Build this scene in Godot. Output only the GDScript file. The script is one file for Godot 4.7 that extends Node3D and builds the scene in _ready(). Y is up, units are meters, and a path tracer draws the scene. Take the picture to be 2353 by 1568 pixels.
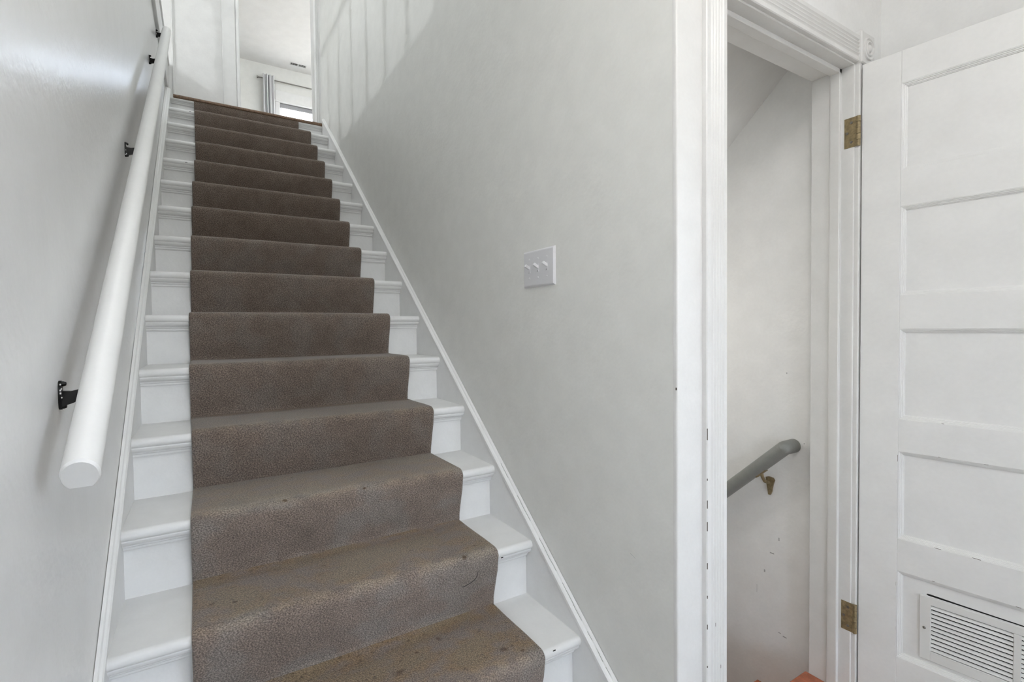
extends Node3D

# The place is laid out in metres round the photographer: X to the right across the stairs, Y up from eye level, Z forward up the flight.
const EYE := 1.2658          # eye level above the foyer floor
const FLOOR_Y := -1.2658
const RISE := 0.19
const RUN := 0.2436
const NOSE_Y := -0.8858      # top of tread 0
const NOSE_Z := 1.0859       # front of its nosing
const OVERHANG := 0.0406
const STEP_FIRST := -1
const STEP_LAST := 14        # the upper landing
const WALL_L := -0.207
const WALL_R := 0.912
const DOOR_Z := 0.759        # face of the wall with the cellar door
const UP_FLOOR := 1.774
const UP_CEIL := 4.224
const FOYER_CEIL := 1.46
const TOP_Z := 4.62          # wall at the head of the stairs
const ROOM_X := -3.0          # the front room behind the photographer
const ROOM_Z := -4.6
const BED_Z := 8.814

# strength of the lamps, the added fill lights and the daylight
const SKY := 18.0
const FOYER_LIGHT := 0.35
const STAIR_FILL := 0.62
const BED_FILL := 0.75
const CELLAR_FILL := 0.09
const HALL_LIGHT := 1.7

var M := {}
var taken := {}
var rng := RandomNumberGenerator.new()

func P(x: float, y: float, z: float) -> Vector3:
	return Vector3(x, y + EYE, -z)

# ------------------------------------------------------------------ nodes
func numbered(called: String) -> String:
	if not taken.has(called):
		taken[called] = 0
		return called
	taken[called] += 1
	return "%s_%03d" % [called, taken[called]]

func thing(called: String, label: String, category: String, at := Vector3.ZERO, group := "") -> Node3D:
	var o := Node3D.new()
	o.name = numbered(called)
	add_child(o)
	o.position = at
	o.set_meta("label", label)
	o.set_meta("category", category)
	if group != "":
		o.set_meta("group", group)
	return o

func struct(called: String, label: String) -> Node3D:
	var o := Node3D.new()
	o.name = numbered(called)
	add_child(o)
	o.set_meta("kind", "structure")
	o.set_meta("label", label)
	return o

func part(parent: Node, called: String, st, mat: Material, label := "") -> MeshInstance3D:
	var mi := MeshInstance3D.new()
	mi.name = called
	var mesh: Mesh = st.commit() if st is SurfaceTool else st
	mi.mesh = mesh
	mi.material_override = mat
	mi.cast_shadow = GeometryInstance3D.SHADOW_CASTING_SETTING_ON
	parent.add_child(mi, true)
	if label != "":
		mi.set_meta("label", label)
	return mi

func solid(called: String, label: String, st: SurfaceTool, mat: Material) -> MeshInstance3D:
	var mi := part(self, numbered(called), st, mat)
	mi.set_meta("kind", "structure")
	mi.set_meta("label", label)
	return mi

# ------------------------------------------------------------------ shapes
func tool() -> SurfaceTool:
	var st := SurfaceTool.new()
	st.begin(Mesh.PRIMITIVE_TRIANGLES)
	return st

func tri(st: SurfaceTool, a: Vector3, b: Vector3, c: Vector3, na: Vector3, nb: Vector3, nc: Vector3) -> void:
	if (b - a).cross(c - a).dot(na + nb + nc) > 0.0:
		var t := b
		b = c
		c = t
		t = nb
		nb = nc
		nc = t
	st.set_normal(na); st.set_uv(Vector2(a.x, a.y)); st.add_vertex(a)
	st.set_normal(nb); st.set_uv(Vector2(b.x, b.y)); st.add_vertex(b)
	st.set_normal(nc); st.set_uv(Vector2(c.x, c.y)); st.add_vertex(c)

func flat_face(st: SurfaceTool, pts: Array, outward: Vector3) -> void:
	var n: Vector3 = (pts[1] - pts[0]).cross(pts[2] - pts[0]).normalized()
	if n.dot(outward) < 0.0:
		n = -n
	for i in range(1, pts.size() - 1):
		tri(st, pts[0], pts[i], pts[i + 1], n, n, n)

# chamfered box given by two corners in its own axes, placed by a transform
func cbox(st: SurfaceTool, mn: Vector3, mx: Vector3, b := 0.002, tf := Transform3D.IDENTITY) -> void:
	var lo := Vector3(minf(mn.x, mx.x), minf(mn.y, mx.y), minf(mn.z, mx.z))
	var hi := Vector3(maxf(mn.x, mx.x), maxf(mn.y, mx.y), maxf(mn.z, mx.z))
	var c := (lo + hi) * 0.5
	var h := (hi - lo) * 0.5
	b = minf(b, minf(h.x, minf(h.y, h.z)) * 0.9)
	var cv := func(s: Vector3, axis: int) -> Vector3:
		var r := Vector3(s.x * (h.x - b), s.y * (h.y - b), s.z * (h.z - b))
		r[axis] = s[axis] * h[axis]
		return tf * (c + r)
	for axis in 3:
		var u := (axis + 1) % 3
		var v := (axis + 2) % 3
		for s in [-1.0, 1.0]:
			var q := []
			for k in [[-1.0, -1.0], [1.0, -1.0], [1.0, 1.0], [-1.0, 1.0]]:
				var sg := Vector3.ZERO
				sg[axis] = s; sg[u] = k[0]; sg[v] = k[1]
				q.append(cv.call(sg, axis))
			var o := Vector3.ZERO
			o[axis] = s
			flat_face(st, q, tf.basis * o)
	if b <= 0.0:
		return
	for axis in 3:                       # the twelve edges
		var u := (axis + 1) % 3
		var v := (axis + 2) % 3
		for su in [-1.0, 1.0]:
			for sv in [-1.0, 1.0]:
				var a := Vector3.ZERO
				a[axis] = -1.0; a[u] = su; a[v] = sv
				var d := a
				d[axis] = 1.0
				var o := Vector3.ZERO
				o[u] = su; o[v] = sv
				flat_face(st, [cv.call(a, u), cv.call(d, u), cv.call(d, v), cv.call(a, v)], tf.basis * o)
	for sx in [-1.0, 1.0]:
		for sy in [-1.0, 1.0]:
			for sz in [-1.0, 1.0]:
				var s := Vector3(sx, sy, sz)
				flat_face(st, [cv.call(s, 0), cv.call(s, 1), cv.call(s, 2)], tf.basis * s)

# box between two points of the layout
func lbox(st: SurfaceTool, x0: float, x1: float, y0: float, y1: float, z0: float, z1: float, b := 0.002) -> void:
	cbox(st, P(x0, y0, z0), P(x1, y1, z1), b)

# polygon in (ea, eb) drawn out along ec
func extrude(st: SurfaceTool, poly: Array, o: Vector3, ea: Vector3, eb: Vector3, ec: Vector3, smooth_deg := 0.0, caps := true) -> void:
	var n := poly.size()
	var area := 0.0
	for i in n:
		var p: Vector2 = poly[i]
		var q: Vector2 = poly[(i + 1) % n]
		area += p.x * q.y - q.x * p.y
	var sgn := 1.0 if area > 0.0 else -1.0
	var en := []
	for i in n:
		var e: Vector2 = poly[(i + 1) % n] - poly[i]
		var m := Vector2(e.y, -e.x).normalized() * sgn
		en.append(m)
	for i in n:
		var j := (i + 1) % n
		var p: Vector2 = poly[i]
		var q: Vector2 = poly[j]
		if p.distance_to(q) < 1e-6:
			continue
		var m0: Vector2 = en[i]
		var m1: Vector2 = en[i]
		if smooth_deg > 0.0:
			var before: Vector2 = en[(i + n - 1) % n]
			var after: Vector2 = en[j]
			if absf(rad_to_deg(m0.angle_to(before))) < smooth_deg:
				m0 = (m0 + before).normalized()
			if absf(rad_to_deg(m1.angle_to(after))) < smooth_deg:
				m1 = (m1 + after).normalized()
		var n0 := (ea * m0.x + eb * m0.y).normalized()
		var n1 := (ea * m1.x + eb * m1.y).normalized()
		var a := o + ea * p.x + eb * p.y
		var b := o + ea * q.x + eb * q.y
		tri(st, a, b, b + ec, n0, n1, n1)
		tri(st, a, b + ec, a + ec, n0, n1, n0)
	if caps:
		var ids := Geometry2D.triangulate_polygon(PackedVector2Array(poly))
		var dirn := ec.normalized()
		for t in range(0, ids.size(), 3):
			var q := []
			for k in 3:
				var p: Vector2 = poly[ids[t + k]]
				q.append(o + ea * p.x + eb * p.y)
			tri(st, q[0], q[1], q[2], -dirn, -dirn, -dirn)
			tri(st, q[0] + ec, q[1] + ec, q[2] + ec, dirn, dirn, dirn)

# turned shape: profile of (radius, height) round an axis
func lathe(st: SurfaceTool, prof: Array, o: Vector3, axis: Vector3, segs := 24, smooth := true) -> void:
	axis = axis.normalized()
	var u := axis.cross(Vector3.UP if absf(axis.y) < 0.9 else Vector3.RIGHT).normalized()
	var v := axis.cross(u)
	for i in range(prof.size() - 1):
		var p: Vector2 = prof[i]
		var q: Vector2 = prof[i + 1]
		if p.distance_to(q) < 1e-7:
			continue
		var e := (q - p).normalized()
		var m := Vector2(e.y, -e.x)
		var mp := m
		var mq := m
		if smooth:
			if i > 0:
				var w: Vector2 = (p - prof[i - 1])
				if w.length() > 1e-7 and absf(w.angle_to(e)) < 0.7:
					w = w.normalized()
					mp = (m + Vector2(w.y, -w.x)).normalized()
			if i < prof.size() - 2:
				var w: Vector2 = (prof[i + 2] - q)
				if w.length() > 1e-7 and absf(w.angle_to(e)) < 0.7:
					w = w.normalized()
					mq = (m + Vector2(w.y, -w.x)).normalized()
		for k in segs:
			var a0 := TAU * k / segs
			var a1 := TAU * (k + 1) / segs
			var d0 := u * cos(a0) + v * sin(a0)
			var d1 := u * cos(a1) + v * sin(a1)
			var A := o + d0 * p.x + axis * p.y
			var B := o + d1 * p.x + axis * p.y
			var C := o + d1 * q.x + axis * q.y
			var D := o + d0 * q.x + axis * q.y
			var nA := d0 * mp.x + axis * mp.y
			var nB := d1 * mp.x + axis * mp.y
			var nC := d1 * mq.x + axis * mq.y
			var nD := d0 * mq.x + axis * mq.y
			if p.x > 1e-7:
				tri(st, A, B, C, nA, nB, nC)
			if q.x > 1e-7:
				tri(st, A, C, D, nA, nC, nD)

func circle(r: float, n := 20, squash := 1.0) -> Array:
	var out := []
	for i in n:
		var a := TAU * i / n
		out.append(Vector2(cos(a) * r, sin(a) * r * squash))
	return out

func rod(st: SurfaceTool, a: Vector3, b: Vector3, r: float, n := 14) -> void:
	var d := b - a
	var ax := d.normalized()
	var u := ax.cross(Vector3.UP if absf(ax.y) < 0.95 else Vector3.RIGHT).normalized()
	extrude(st, circle(r, n), a, u, ax.cross(u), d, 50.0)

# tube through points
func tube(st: SurfaceTool, pts: Array, r: float, n := 6) -> void:
	for i in range(pts.size() - 1):
		rod(st, pts[i], pts[i + 1], r, n)

# ------------------------------------------------------------------ materials
func noise_image(seed_value: int, freq: float, size: int, octaves := 4, kind := FastNoiseLite.TYPE_SIMPLEX_SMOOTH) -> Image:
	var n := FastNoiseLite.new()
	n.seed = seed_value
	n.noise_type = kind
	n.frequency = freq
	n.fractal_octaves = octaves
	return n.get_seamless_image(size, size)

func normal_tex(seed_value: int, freq: float, size: int, strength: float, octaves := 4) -> ImageTexture:
	var im := noise_image(seed_value, freq, size, octaves)
	im.convert(Image.FORMAT_RGBA8)
	im.bump_map_to_normal_map(strength)
	im.generate_mipmaps()
	return ImageTexture.create_from_image(im)

# paint or plaster tone with faint cloudy patches and a few specks
func tone_tex(base: Color, spread: float, seed_value: int, freq: float, size := 512) -> ImageTexture:
	var a := noise_image(seed_value, freq, size, 4)
	var b := noise_image(seed_value + 7, freq * 9.0, size, 2)
	a.convert(Image.FORMAT_L8)
	b.convert(Image.FORMAT_L8)
	var da := a.get_data()
	var db := b.get_data()
	var out := PackedByteArray()
	out.resize(size * size * 3)
	for i in size * size:
		var k := 1.0 + spread * ((da[i] / 255.0 - 0.5) * 1.6 + (db[i] / 255.0 - 0.5) * 0.7)
		out[i * 3] = clampi(int(base.r * k * 255.0), 0, 255)
		out[i * 3 + 1] = clampi(int(base.g * k * 255.0), 0, 255)
		out[i * 3 + 2] = clampi(int(base.b * k * 255.0), 0, 255)
	var im := Image.create_from_data(size, size, false, Image.FORMAT_RGB8, out)
	im.generate_mipmaps()
	return ImageTexture.create_from_image(im)

func paint(base: Color, spread: float, rough: float, seed_value: int, bump: float, bump_scale := 3.0, tone_freq := 0.012) -> StandardMaterial3D:
	var m := StandardMaterial3D.new()
	m.albedo_texture = tone_tex(base, spread, seed_value, tone_freq)
	m.roughness = rough
	m.uv1_triplanar = true
	m.uv1_world_triplanar = true
	m.uv1_scale = Vector3.ONE * bump_scale
	if bump > 0.0:
		m.normal_enabled = true
		m.normal_texture = normal_tex(seed_value + 3, 0.05, 512, 4.0)
		m.normal_scale = bump
	return m

func plain(c: Color, rough := 0.5, metal := 0.0) -> StandardMaterial3D:
	var m := StandardMaterial3D.new()
	m.albedo_color = c
	m.roughness = rough
	m.metallic = metal
	return m

func make_materials() -> void:
	M.trim = paint(Color(0.908, 0.908, 0.903), 0.015, 0.36, 11, 0.05, 1.7)
	M.frame = paint(Color(0.868, 0.866, 0.858), 0.018, 0.38, 16, 0.05, 1.7)  # trim white toned down where the doorway catches too much light
	M.wall = paint(Color(0.898, 0.899, 0.884), 0.016, 0.42, 21, 0.08, 1.4)
	M.wall_gloss = paint(Color(0.925, 0.927, 0.925), 0.012, 0.3, 31, 0.1, 1.4)
	M.wall_white = paint(Color(0.922, 0.922, 0.917), 0.018, 0.5, 41, 0.07, 1.2)
	M.ceiling = paint(Color(0.93, 0.93, 0.925), 0.015, 0.8, 51, 0.05, 1.0)
	M.door = paint(Color(0.905, 0.905, 0.9), 0.02, 0.33, 61, 0.05, 1.1)
	M.cellar_rail = paint(Color(0.52, 0.525, 0.51), 0.05, 0.4, 71, 0.2, 4.0)
	M.wood = paint(Color(0.47, 0.37, 0.29), 0.3, 0.5, 81, 0.3, 3.0, 0.03)
	M.terracotta = paint(Color(0.68, 0.41, 0.3), 0.16, 0.55, 91, 0.3, 2.0, 0.02)
	M.upper_floor = paint(Color(0.56, 0.51, 0.45), 0.2, 0.4, 86, 0.1, 1.5, 0.02)
	M.floor = paint(Color(0.62, 0.57, 0.51), 0.15, 0.35, 101, 0.1, 1.0)
	M.brass = paint(Color(0.56, 0.5, 0.38), 0.22, 0.5, 111, 0.15, 9.0, 0.012)
	M.brass.metallic = 0.45
	M.black_iron = plain(Color(0.07, 0.068, 0.066), 0.32, 0.6)
	M.dark = plain(Color(0.06, 0.055, 0.05), 0.8)
	M.steel = plain(Color(0.55, 0.54, 0.52), 0.3, 0.9)
	M.plastic = plain(Color(0.86, 0.86, 0.87), 0.3)
	M.vent_paint = plain(Color(0.86, 0.86, 0.85), 0.38)
	M.curtain = plain(Color(0.88, 0.88, 0.885), 0.9)
	M.curtain.backlight_enabled = true
	M.curtain.backlight = Color(0.3, 0.3, 0.3)
	M.stripe = plain(Color(0.42, 0.43, 0.46), 0.9)
	M.shade = plain(Color(0.62, 0.62, 0.63), 0.9)
	var g := StandardMaterial3D.new()
	g.albedo_color = Color(0.92, 0.96, 0.97, 0.06)
	g.transparency = BaseMaterial3D.TRANSPARENCY_ALPHA
	g.roughness = 0.02
	M.glass = g

func glow(c: Color, e: float) -> StandardMaterial3D:
	var m := StandardMaterial3D.new()
	m.albedo_color = Color(0.9, 0.9, 0.88)
	m.emission_enabled = true
	m.emission = c
	m.emission_energy_multiplier = e
	return m

# ------------------------------------------------------------------ scene
func _ready() -> void:
	rng.seed = 7
	make_camera()
	make_sky()
	make_materials()
	make_shell()
	make_cellar_doorway()
	make_cellar()
	make_upper_floor()
	make_staircase()
	make_runner()
	make_door()
	make_stair_rail()
	make_cellar_rail()
	make_switch()
	make_bedroom_window()
	make_lamps()
	make_marks()

func make_camera() -> void:
	var yaw := 0.5544
	var pitch := -0.0262
	var roll := -0.0106
	var right0 := Vector3(cos(yaw), 0, sin(yaw))          # layout z points to -z here
	var ahead0 := Vector3(sin(yaw), 0, -cos(yaw))
	var up0 := Vector3.UP * cos(pitch) - ahead0 * sin(pitch)
	var ahead := Vector3.UP * sin(pitch) + ahead0 * cos(pitch)
	var right := right0 * cos(roll) + up0 * sin(roll)
	var up := up0 * cos(roll) - right0 * sin(roll)
	var cam := Camera3D.new()
	cam.name = "camera"
	cam.transform = Transform3D(Basis(right, up, -ahead), P(0, 0, 0))
	cam.fov = rad_to_deg(2.0 * atan(784.0 / 1139.45))
	cam.near = 0.02
	add_child(cam)
	cam.make_current()

func make_sky() -> void:
	var we := WorldEnvironment.new()
	we.name = "environment"
	var e := Environment.new()
	var s := ProceduralSkyMaterial.new()
	s.sky_top_color = Color(0.80, 0.86, 0.95)
	s.sky_horizon_color = Color(0.93, 0.95, 0.97)
	s.ground_bottom_color = Color(0.55, 0.54, 0.52)
	s.ground_horizon_color = Color(0.75, 0.75, 0.74)
	s.energy_multiplier = SKY
	var sky := Sky.new()
	sky.sky_material = s
	e.background_mode = Environment.BG_SKY
	e.sky = sky
	e.tonemap_mode = Environment.TONE_MAPPER_LINEAR
	e.tonemap_exposure = 1.31
	e.sdfgi_enabled = true
	e.ssao_enabled = true
	e.ssil_enabled = true
	we.environment = e
	add_child(we)

# walls, floors and ceilings of the foyer and the stairwell
func make_shell() -> void:
	var st := tool()
	lbox(st, -0.34, 2.05, FLOOR_Y - 0.12, FLOOR_Y, -0.2, 0.78, 0.0)
	lbox(st, ROOM_X - 0.12, 2.05, FLOOR_Y - 0.12, FLOOR_Y, ROOM_Z - 0.14, -0.2, 0.0)
	lbox(st, -0.34, 0.99, FLOOR_Y - 0.12, FLOOR_Y, 0.78, 1.2, 0.0)
	solid("floor", "worn wooden foyer floor at the foot of the stairs", st, M.floor)

	st = tool()
	lbox(st, -0.34, WALL_L, FLOOR_Y - 0.1, 1.815, -0.2, TOP_Z + 0.13, 0.0)
	lbox(st, -0.34, WALL_L, 1.815, UP_CEIL + 0.1, 0.62, 2.05, 0.0)
	solid("wall_left", "smooth glossy pale grey stairwell wall behind the white handrail", st, M.wall_gloss)

	st = tool()
	lbox(st, WALL_R, 0.998, FLOOR_Y - 2.0, UP_CEIL + 0.1, DOOR_Z + 0.012, TOP_Z + 0.13, 0.0)
	solid("wall_right", "tall light grey stairwell wall with the light switch", st, M.wall)

	# white painted end of that wall
	st = tool()
	extrude(st, [Vector2(0, 0.012), Vector2(0, 0.004), Vector2(0.0012, 0.0012), Vector2(0.004, 0), Vector2(0.14, 0), Vector2(0.14, 0.012)],
		P(WALL_R - 0.001, FLOOR_Y, DOOR_Z), Vector3.RIGHT, Vector3(0, 0, -1), Vector3(0, FOYER_CEIL - FLOOR_Y, 0), 50.0)
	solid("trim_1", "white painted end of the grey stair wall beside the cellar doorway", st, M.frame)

	# wall that holds the cellar door
	st = tool()
	lbox(st, 0.998, 1.055, FLOOR_Y, FOYER_CEIL, DOOR_Z + 0.002, 0.886, 0.0)
	lbox(st, 1.74, 2.05, FLOOR_Y, FOYER_CEIL, DOOR_Z, 0.886, 0.0)
	lbox(st, 1.055, 1.74, 0.815, FOYER_CEIL, DOOR_Z, 0.886, 0.0)
	solid("wall_front", "pale wall above and beside the cellar doorway", st, M.wall_white)

	# front room behind the photographer: side walls, end wall with two windows, ceiling
	st = tool()
	var sz := [-1.75, -0.9]
	var sy := [-0.3, 0.95]
	lbox(st, 1.9, 2.05, FLOOR_Y, sy[0], ROOM_Z, DOOR_Z, 0.0)
	lbox(st, 1.9, 2.05, sy[1], FOYER_CEIL, ROOM_Z, DOOR_Z, 0.0)
	lbox(st, 1.9, 2.05, sy[0], sy[1], ROOM_Z, sz[0], 0.0)
	lbox(st, 1.9, 2.05, sy[0], sy[1], sz[1], DOOR_Z, 0.0)
	solid("wall_foyer_right", "pale foyer wall behind the open panelled door", st, M.wall_white)
	var sw := struct("window_5", "white side window of the foyer beside the photographer")
	st = tool()
	for r in [[sz[0], sz[0] + 0.05, sy[0], sy[1]], [sz[1] - 0.05, sz[1], sy[0], sy[1]], [sz[0] + 0.05, sz[1] - 0.05, sy[0], sy[0] + 0.05], [sz[0] + 0.05, sz[1] - 0.05, sy[1] - 0.05, sy[1]], [sz[0] + 0.05, sz[1] - 0.05, 0.31, 0.345]]:
		lbox(st, 1.93, 2.0, r[2], r[3], r[0], r[1], 0.004)
	part(sw, "window_frame", st, M.trim)
	for r in [[sy[0] + 0.05, 0.31], [0.345, sy[1] - 0.05]]:
		st = tool()
		lbox(st, 1.963, 1.967, r[0], r[1], sz[0] + 0.05, sz[1] - 0.05, 0.0)
		part(sw, "pane", st, M.glass)
	st = tool()
	lbox(st, ROOM_X - 0.12, ROOM_X, FLOOR_Y, FOYER_CEIL, ROOM_Z, -0.2, 0.0)
	lbox(st, ROOM_X, -0.34, FLOOR_Y, FOYER_CEIL, -0.3, -0.2, 0.0)
	solid("wall_room_left", "pale walls of the front room left of the photographer", st, M.wall_white)
	st = tool()
	var fx := [[-2.4, -1.3], [0.35, 1.35]]  # unseen windows, sized and set far back for even frontal light
	var fy := [-0.45, 1.1]
	lbox(st, ROOM_X, 1.9, FLOOR_Y, fy[0], ROOM_Z - 0.14, ROOM_Z, 0.0)
	lbox(st, ROOM_X, 1.9, fy[1], FOYER_CEIL, ROOM_Z - 0.14, ROOM_Z, 0.0)
	lbox(st, ROOM_X, fx[0][0], fy[0], fy[1], ROOM_Z - 0.14, ROOM_Z, 0.0)
	lbox(st, fx[0][1], fx[1][0], fy[0], fy[1], ROOM_Z - 0.14, ROOM_Z, 0.0)
	lbox(st, fx[1][1], 1.9, fy[0], fy[1], ROOM_Z - 0.14, ROOM_Z, 0.0)
	solid("wall_back", "pale front wall of the house behind the photographer", st, M.wall_white)
	for k in 2:
		var a: float = fx[k][0]
		var b: float = fx[k][1]
		var w := struct("window_%d" % [2 if k == 0 else 4], "unseen white front window behind the photographer placed for even light, " + ["farther from" if k == 0 else "nearer to"][0] + " the stairs' right wall")
		st = tool()
		for r in [[a, a + 0.05, fy[0], fy[1]], [b - 0.05, b, fy[0], fy[1]], [a + 0.05, b - 0.05, fy[0], fy[0] + 0.05], [a + 0.05, b - 0.05, fy[1] - 0.05, fy[1]], [a + 0.05, b - 0.05, 0.305, 0.34]]:
			lbox(st, r[0], r[1], r[2], r[3], ROOM_Z - 0.1, ROOM_Z - 0.03, 0.004)
		part(w, "window_frame", st, M.trim)
		for r in [[fy[0] + 0.05, 0.305], [0.34, fy[1] - 0.05]]:
			st = tool()
			lbox(st, a + 0.05, b - 0.05, r[0], r[1], ROOM_Z - 0.067, ROOM_Z - 0.063, 0.0)
			part(w, "pane", st, M.glass)

	st = tool()
	lbox(st, -0.34, 2.05, FOYER_CEIL, FOYER_CEIL + 0.3, -0.2, 0.75, 0.0)
	lbox(st, 1.0, 2.05, FOYER_CEIL, FOYER_CEIL + 0.3, 0.75, 0.9, 0.0)
	lbox(st, ROOM_X - 0.12, 2.05, FOYER_CEIL, FOYER_CEIL + 0.3, ROOM_Z - 0.14, -0.2, 0.0)
	solid("ceiling", "white ceiling of the foyer and front room", st, M.ceiling)
	st = tool()
	lbox(st, -0.34, 1.0, FOYER_CEIL + 0.3, UP_CEIL + 0.1, 0.62, 0.75, 0.0)
	solid("wall_stair_head", "pale wall above the foyer ceiling at the near end of the stairwell", st, M.wall)

func make_upper_floor() -> void:
	# wall at the head of the stairs with the bedroom doorway
	var st := tool()
	lbox(st, -3.6, 0.264, UP_FLOOR - 0.3, UP_CEIL, TOP_Z, TOP_Z + 0.12, 0.0)
	lbox(st, 0.264, 0.87, UP_FLOOR + 2.06, UP_CEIL, TOP_Z, TOP_Z + 0.12, 0.0)
	lbox(st, 0.87, 3.4, UP_FLOOR - 0.3, UP_CEIL, TOP_Z, TOP_Z + 0.12, 0.0)
	solid("wall_upper_front", "white wall beside the bedroom doorway at the top of the stairs", st, M.wall_white)

	var t := struct("trim_2", "white casing of the bedroom doorway at the top of the stairs")
	st = tool()
	extrude(st, [Vector2(0, 0), Vector2(0, 0.016), Vector2(0.003, 0.019), Vector2(0.092, 0.019), Vector2(0.095, 0.016), Vector2(0.095, 0.012), Vector2(0.098, 0.012), Vector2(0.101, 0.022), Vector2(0.106, 0.025), Vector2(0.118, 0.025), Vector2(0.123, 0.02), Vector2(0.123, 0)],
		P(0.169, UP_FLOOR, TOP_Z), Vector3.RIGHT, Vector3(0, 0, 1), Vector3(0, 2.15, 0), 40.0)
	part(t, "casing", st, M.trim)
	st = tool()
	extrude(st, [Vector2(0, 0), Vector2(0, 0.02), Vector2(0.006, 0.025), Vector2(0.014, 0.025), Vector2(0.018, 0.017), Vector2(0.032, 0.017), Vector2(0.036, 0.012), Vector2(0.05, 0.012), Vector2(0.05, 0)],
		P(0.862, UP_FLOOR, TOP_Z), Vector3.RIGHT, Vector3(0, 0, 1), Vector3(0, 2.15, 0), 40.0)
	part(t, "casing", st, M.trim)
	st = tool()
	lbox(st, 0.169, 0.912, UP_FLOOR + 2.05, UP_FLOOR + 2.16, TOP_Z - 0.02, TOP_Z, 0.003)
	part(t, "header_casing", st, M.trim)
	st = tool()
	lbox(st, 0.264, 0.292, UP_FLOOR, UP_FLOOR + 2.06, TOP_Z, TOP_Z + 0.13, 0.002)
	lbox(st, 0.862, 0.875, UP_FLOOR, UP_FLOOR + 2.06, TOP_Z, TOP_Z + 0.13, 0.002)
	part(t, "jamb", st, M.trim)

	st = tool()
	extrude(st, [Vector2(0, 0), Vector2(0, 0.008), Vector2(0.004, 0.013), Vector2(0.009, 0.013), Vector2(0.012, 0.008), Vector2(0.016, 0.008), Vector2(0.022, 0.004), Vector2(0.022, 0)],
		P(-0.166, UP_FLOOR - 0.26, TOP_Z), Vector3.RIGHT, Vector3(0, 0, 1), Vector3(0, 2.7, 0), 40.0)
	solid("trim_3", "narrow white upright moulding left of the landing", st, M.trim)

	# bedroom beyond
	st = tool()
	lbox(st, -3.6, 3.4, UP_FLOOR - 0.3, UP_FLOOR - 0.01, TOP_Z + 0.12, BED_Z + 0.15, 0.0)
	lbox(st, 0.292, 0.862, UP_FLOOR - 0.3, UP_FLOOR - 0.012, TOP_Z - 0.05, TOP_Z + 0.12, 0.0)
	solid("floor_bedroom", "wooden bedroom floor beyond the top doorway", st, M.upper_floor)
	st = tool()
	lbox(st, -0.9, 1.11, UP_FLOOR, UP_CEIL, BED_Z, BED_Z + 0.14, 0.0)
	lbox(st, 2.1, 3.4, UP_FLOOR, UP_CEIL, BED_Z, BED_Z + 0.14, 0.0)
	lbox(st, 1.11, 2.1, UP_FLOOR, UP_FLOOR + 0.5, BED_Z, BED_Z + 0.14, 0.0)
	lbox(st, 1.11, 2.1, 3.67, UP_CEIL, BED_Z, BED_Z + 0.14, 0.0)
	solid("wall_bedroom_back", "pale grey bedroom wall with the bright window", st, M.wall)
	st = tool()
	lbox(st, -1.0, -0.9, UP_FLOOR, UP_CEIL, TOP_Z + 0.12, BED_Z + 0.14, 0.0)
	solid("wall_bedroom_left", "pale bedroom wall left of the doorway", st, M.wall)
	st = tool()
	lbox(st, 3.3, 3.4, UP_FLOOR, 2.5, TOP_Z + 0.12, BED_Z + 0.14, 0.0)
	lbox(st, 3.3, 3.4, 3.75, UP_CEIL, TOP_Z + 0.12, BED_Z + 0.14, 0.0)
	lbox(st, 3.3, 3.4, 2.5, 3.75, TOP_Z + 0.12, 6.0, 0.0)
	lbox(st, 3.3, 3.4, 2.5, 3.75, 7.6, BED_Z + 0.14, 0.0)
	solid("wall_bedroom_right", "pale bedroom wall with an added side window, right of the doorway", st, M.wall)
	var bw := struct("window_3", "unseen side window added to light the bedroom beyond the top doorway")
	st = tool()  # this unseen window is added to brighten the bedroom
	for q in [[2.5, 2.55, 6.0, 7.6], [3.7, 3.75, 6.0, 7.6], [2.55, 3.7, 6.0, 6.05], [2.55, 3.7, 7.55, 7.6], [2.55, 3.7, 6.78, 6.82]]:
		lbox(st, 3.32, 3.38, q[0], q[1], q[2], q[3], 0.004)
	part(bw, "window_frame", st, M.trim)
	for q in [[6.05, 6.78], [6.82, 7.55]]:
		st = tool()
		lbox(st, 3.348, 3.352, 2.55, 3.7, q[0], q[1], 0.0)
		part(bw, "pane", st, M.glass)
	st = tool()
	lbox(st, -3.7, 3.4, UP_CEIL, UP_CEIL + 0.15, 0.6, BED_Z + 0.15, 0.0)
	solid("ceiling_upper", "white upstairs ceiling over stairwell and bedroom", st, M.ceiling)

	# upper hall to the left of the stairwell
	st = tool()
	lbox(st, -3.6, -0.34, UP_FLOOR - 0.25, UP_FLOOR, 0.62, TOP_Z, 0.0)
	solid("floor_upper_hall", "wooden floor of the upstairs hall", st, M.upper_floor)
	st = tool()
	lbox(st, -3.7, -3.6, UP_FLOOR - 0.2, UP_CEIL, 0.62, TOP_Z + 0.1, 0.0)
	lbox(st, -3.6, -0.3, UP_FLOOR - 0.2, UP_CEIL, 0.5, 0.62, 0.0)
	solid("wall_upper_hall", "pale walls of the upstairs hall", st, M.wall_white)

	# curb along the edge of the upper hall, with its balustrade
	t = struct("trim_4", "white ledge board along the upstairs hall edge above the left wall")
	st = tool()
	lbox(st, -0.34, -0.19, 1.815, 2.02, 0.75, TOP_Z - 0.001, 0.003)
	part(t, "fascia_board", st, M.trim)
	st = tool()
	lbox(st, -0.345, -0.182, 2.02, 2.045, 2.05, TOP_Z - 0.001, 0.006)
	part(t, "cap_board", st, M.trim)
	var b := thing("balustrade", "white balustrade of the upstairs hall above the left stair wall", "balustrade", Vector3.ZERO)
	st = tool()
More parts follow.
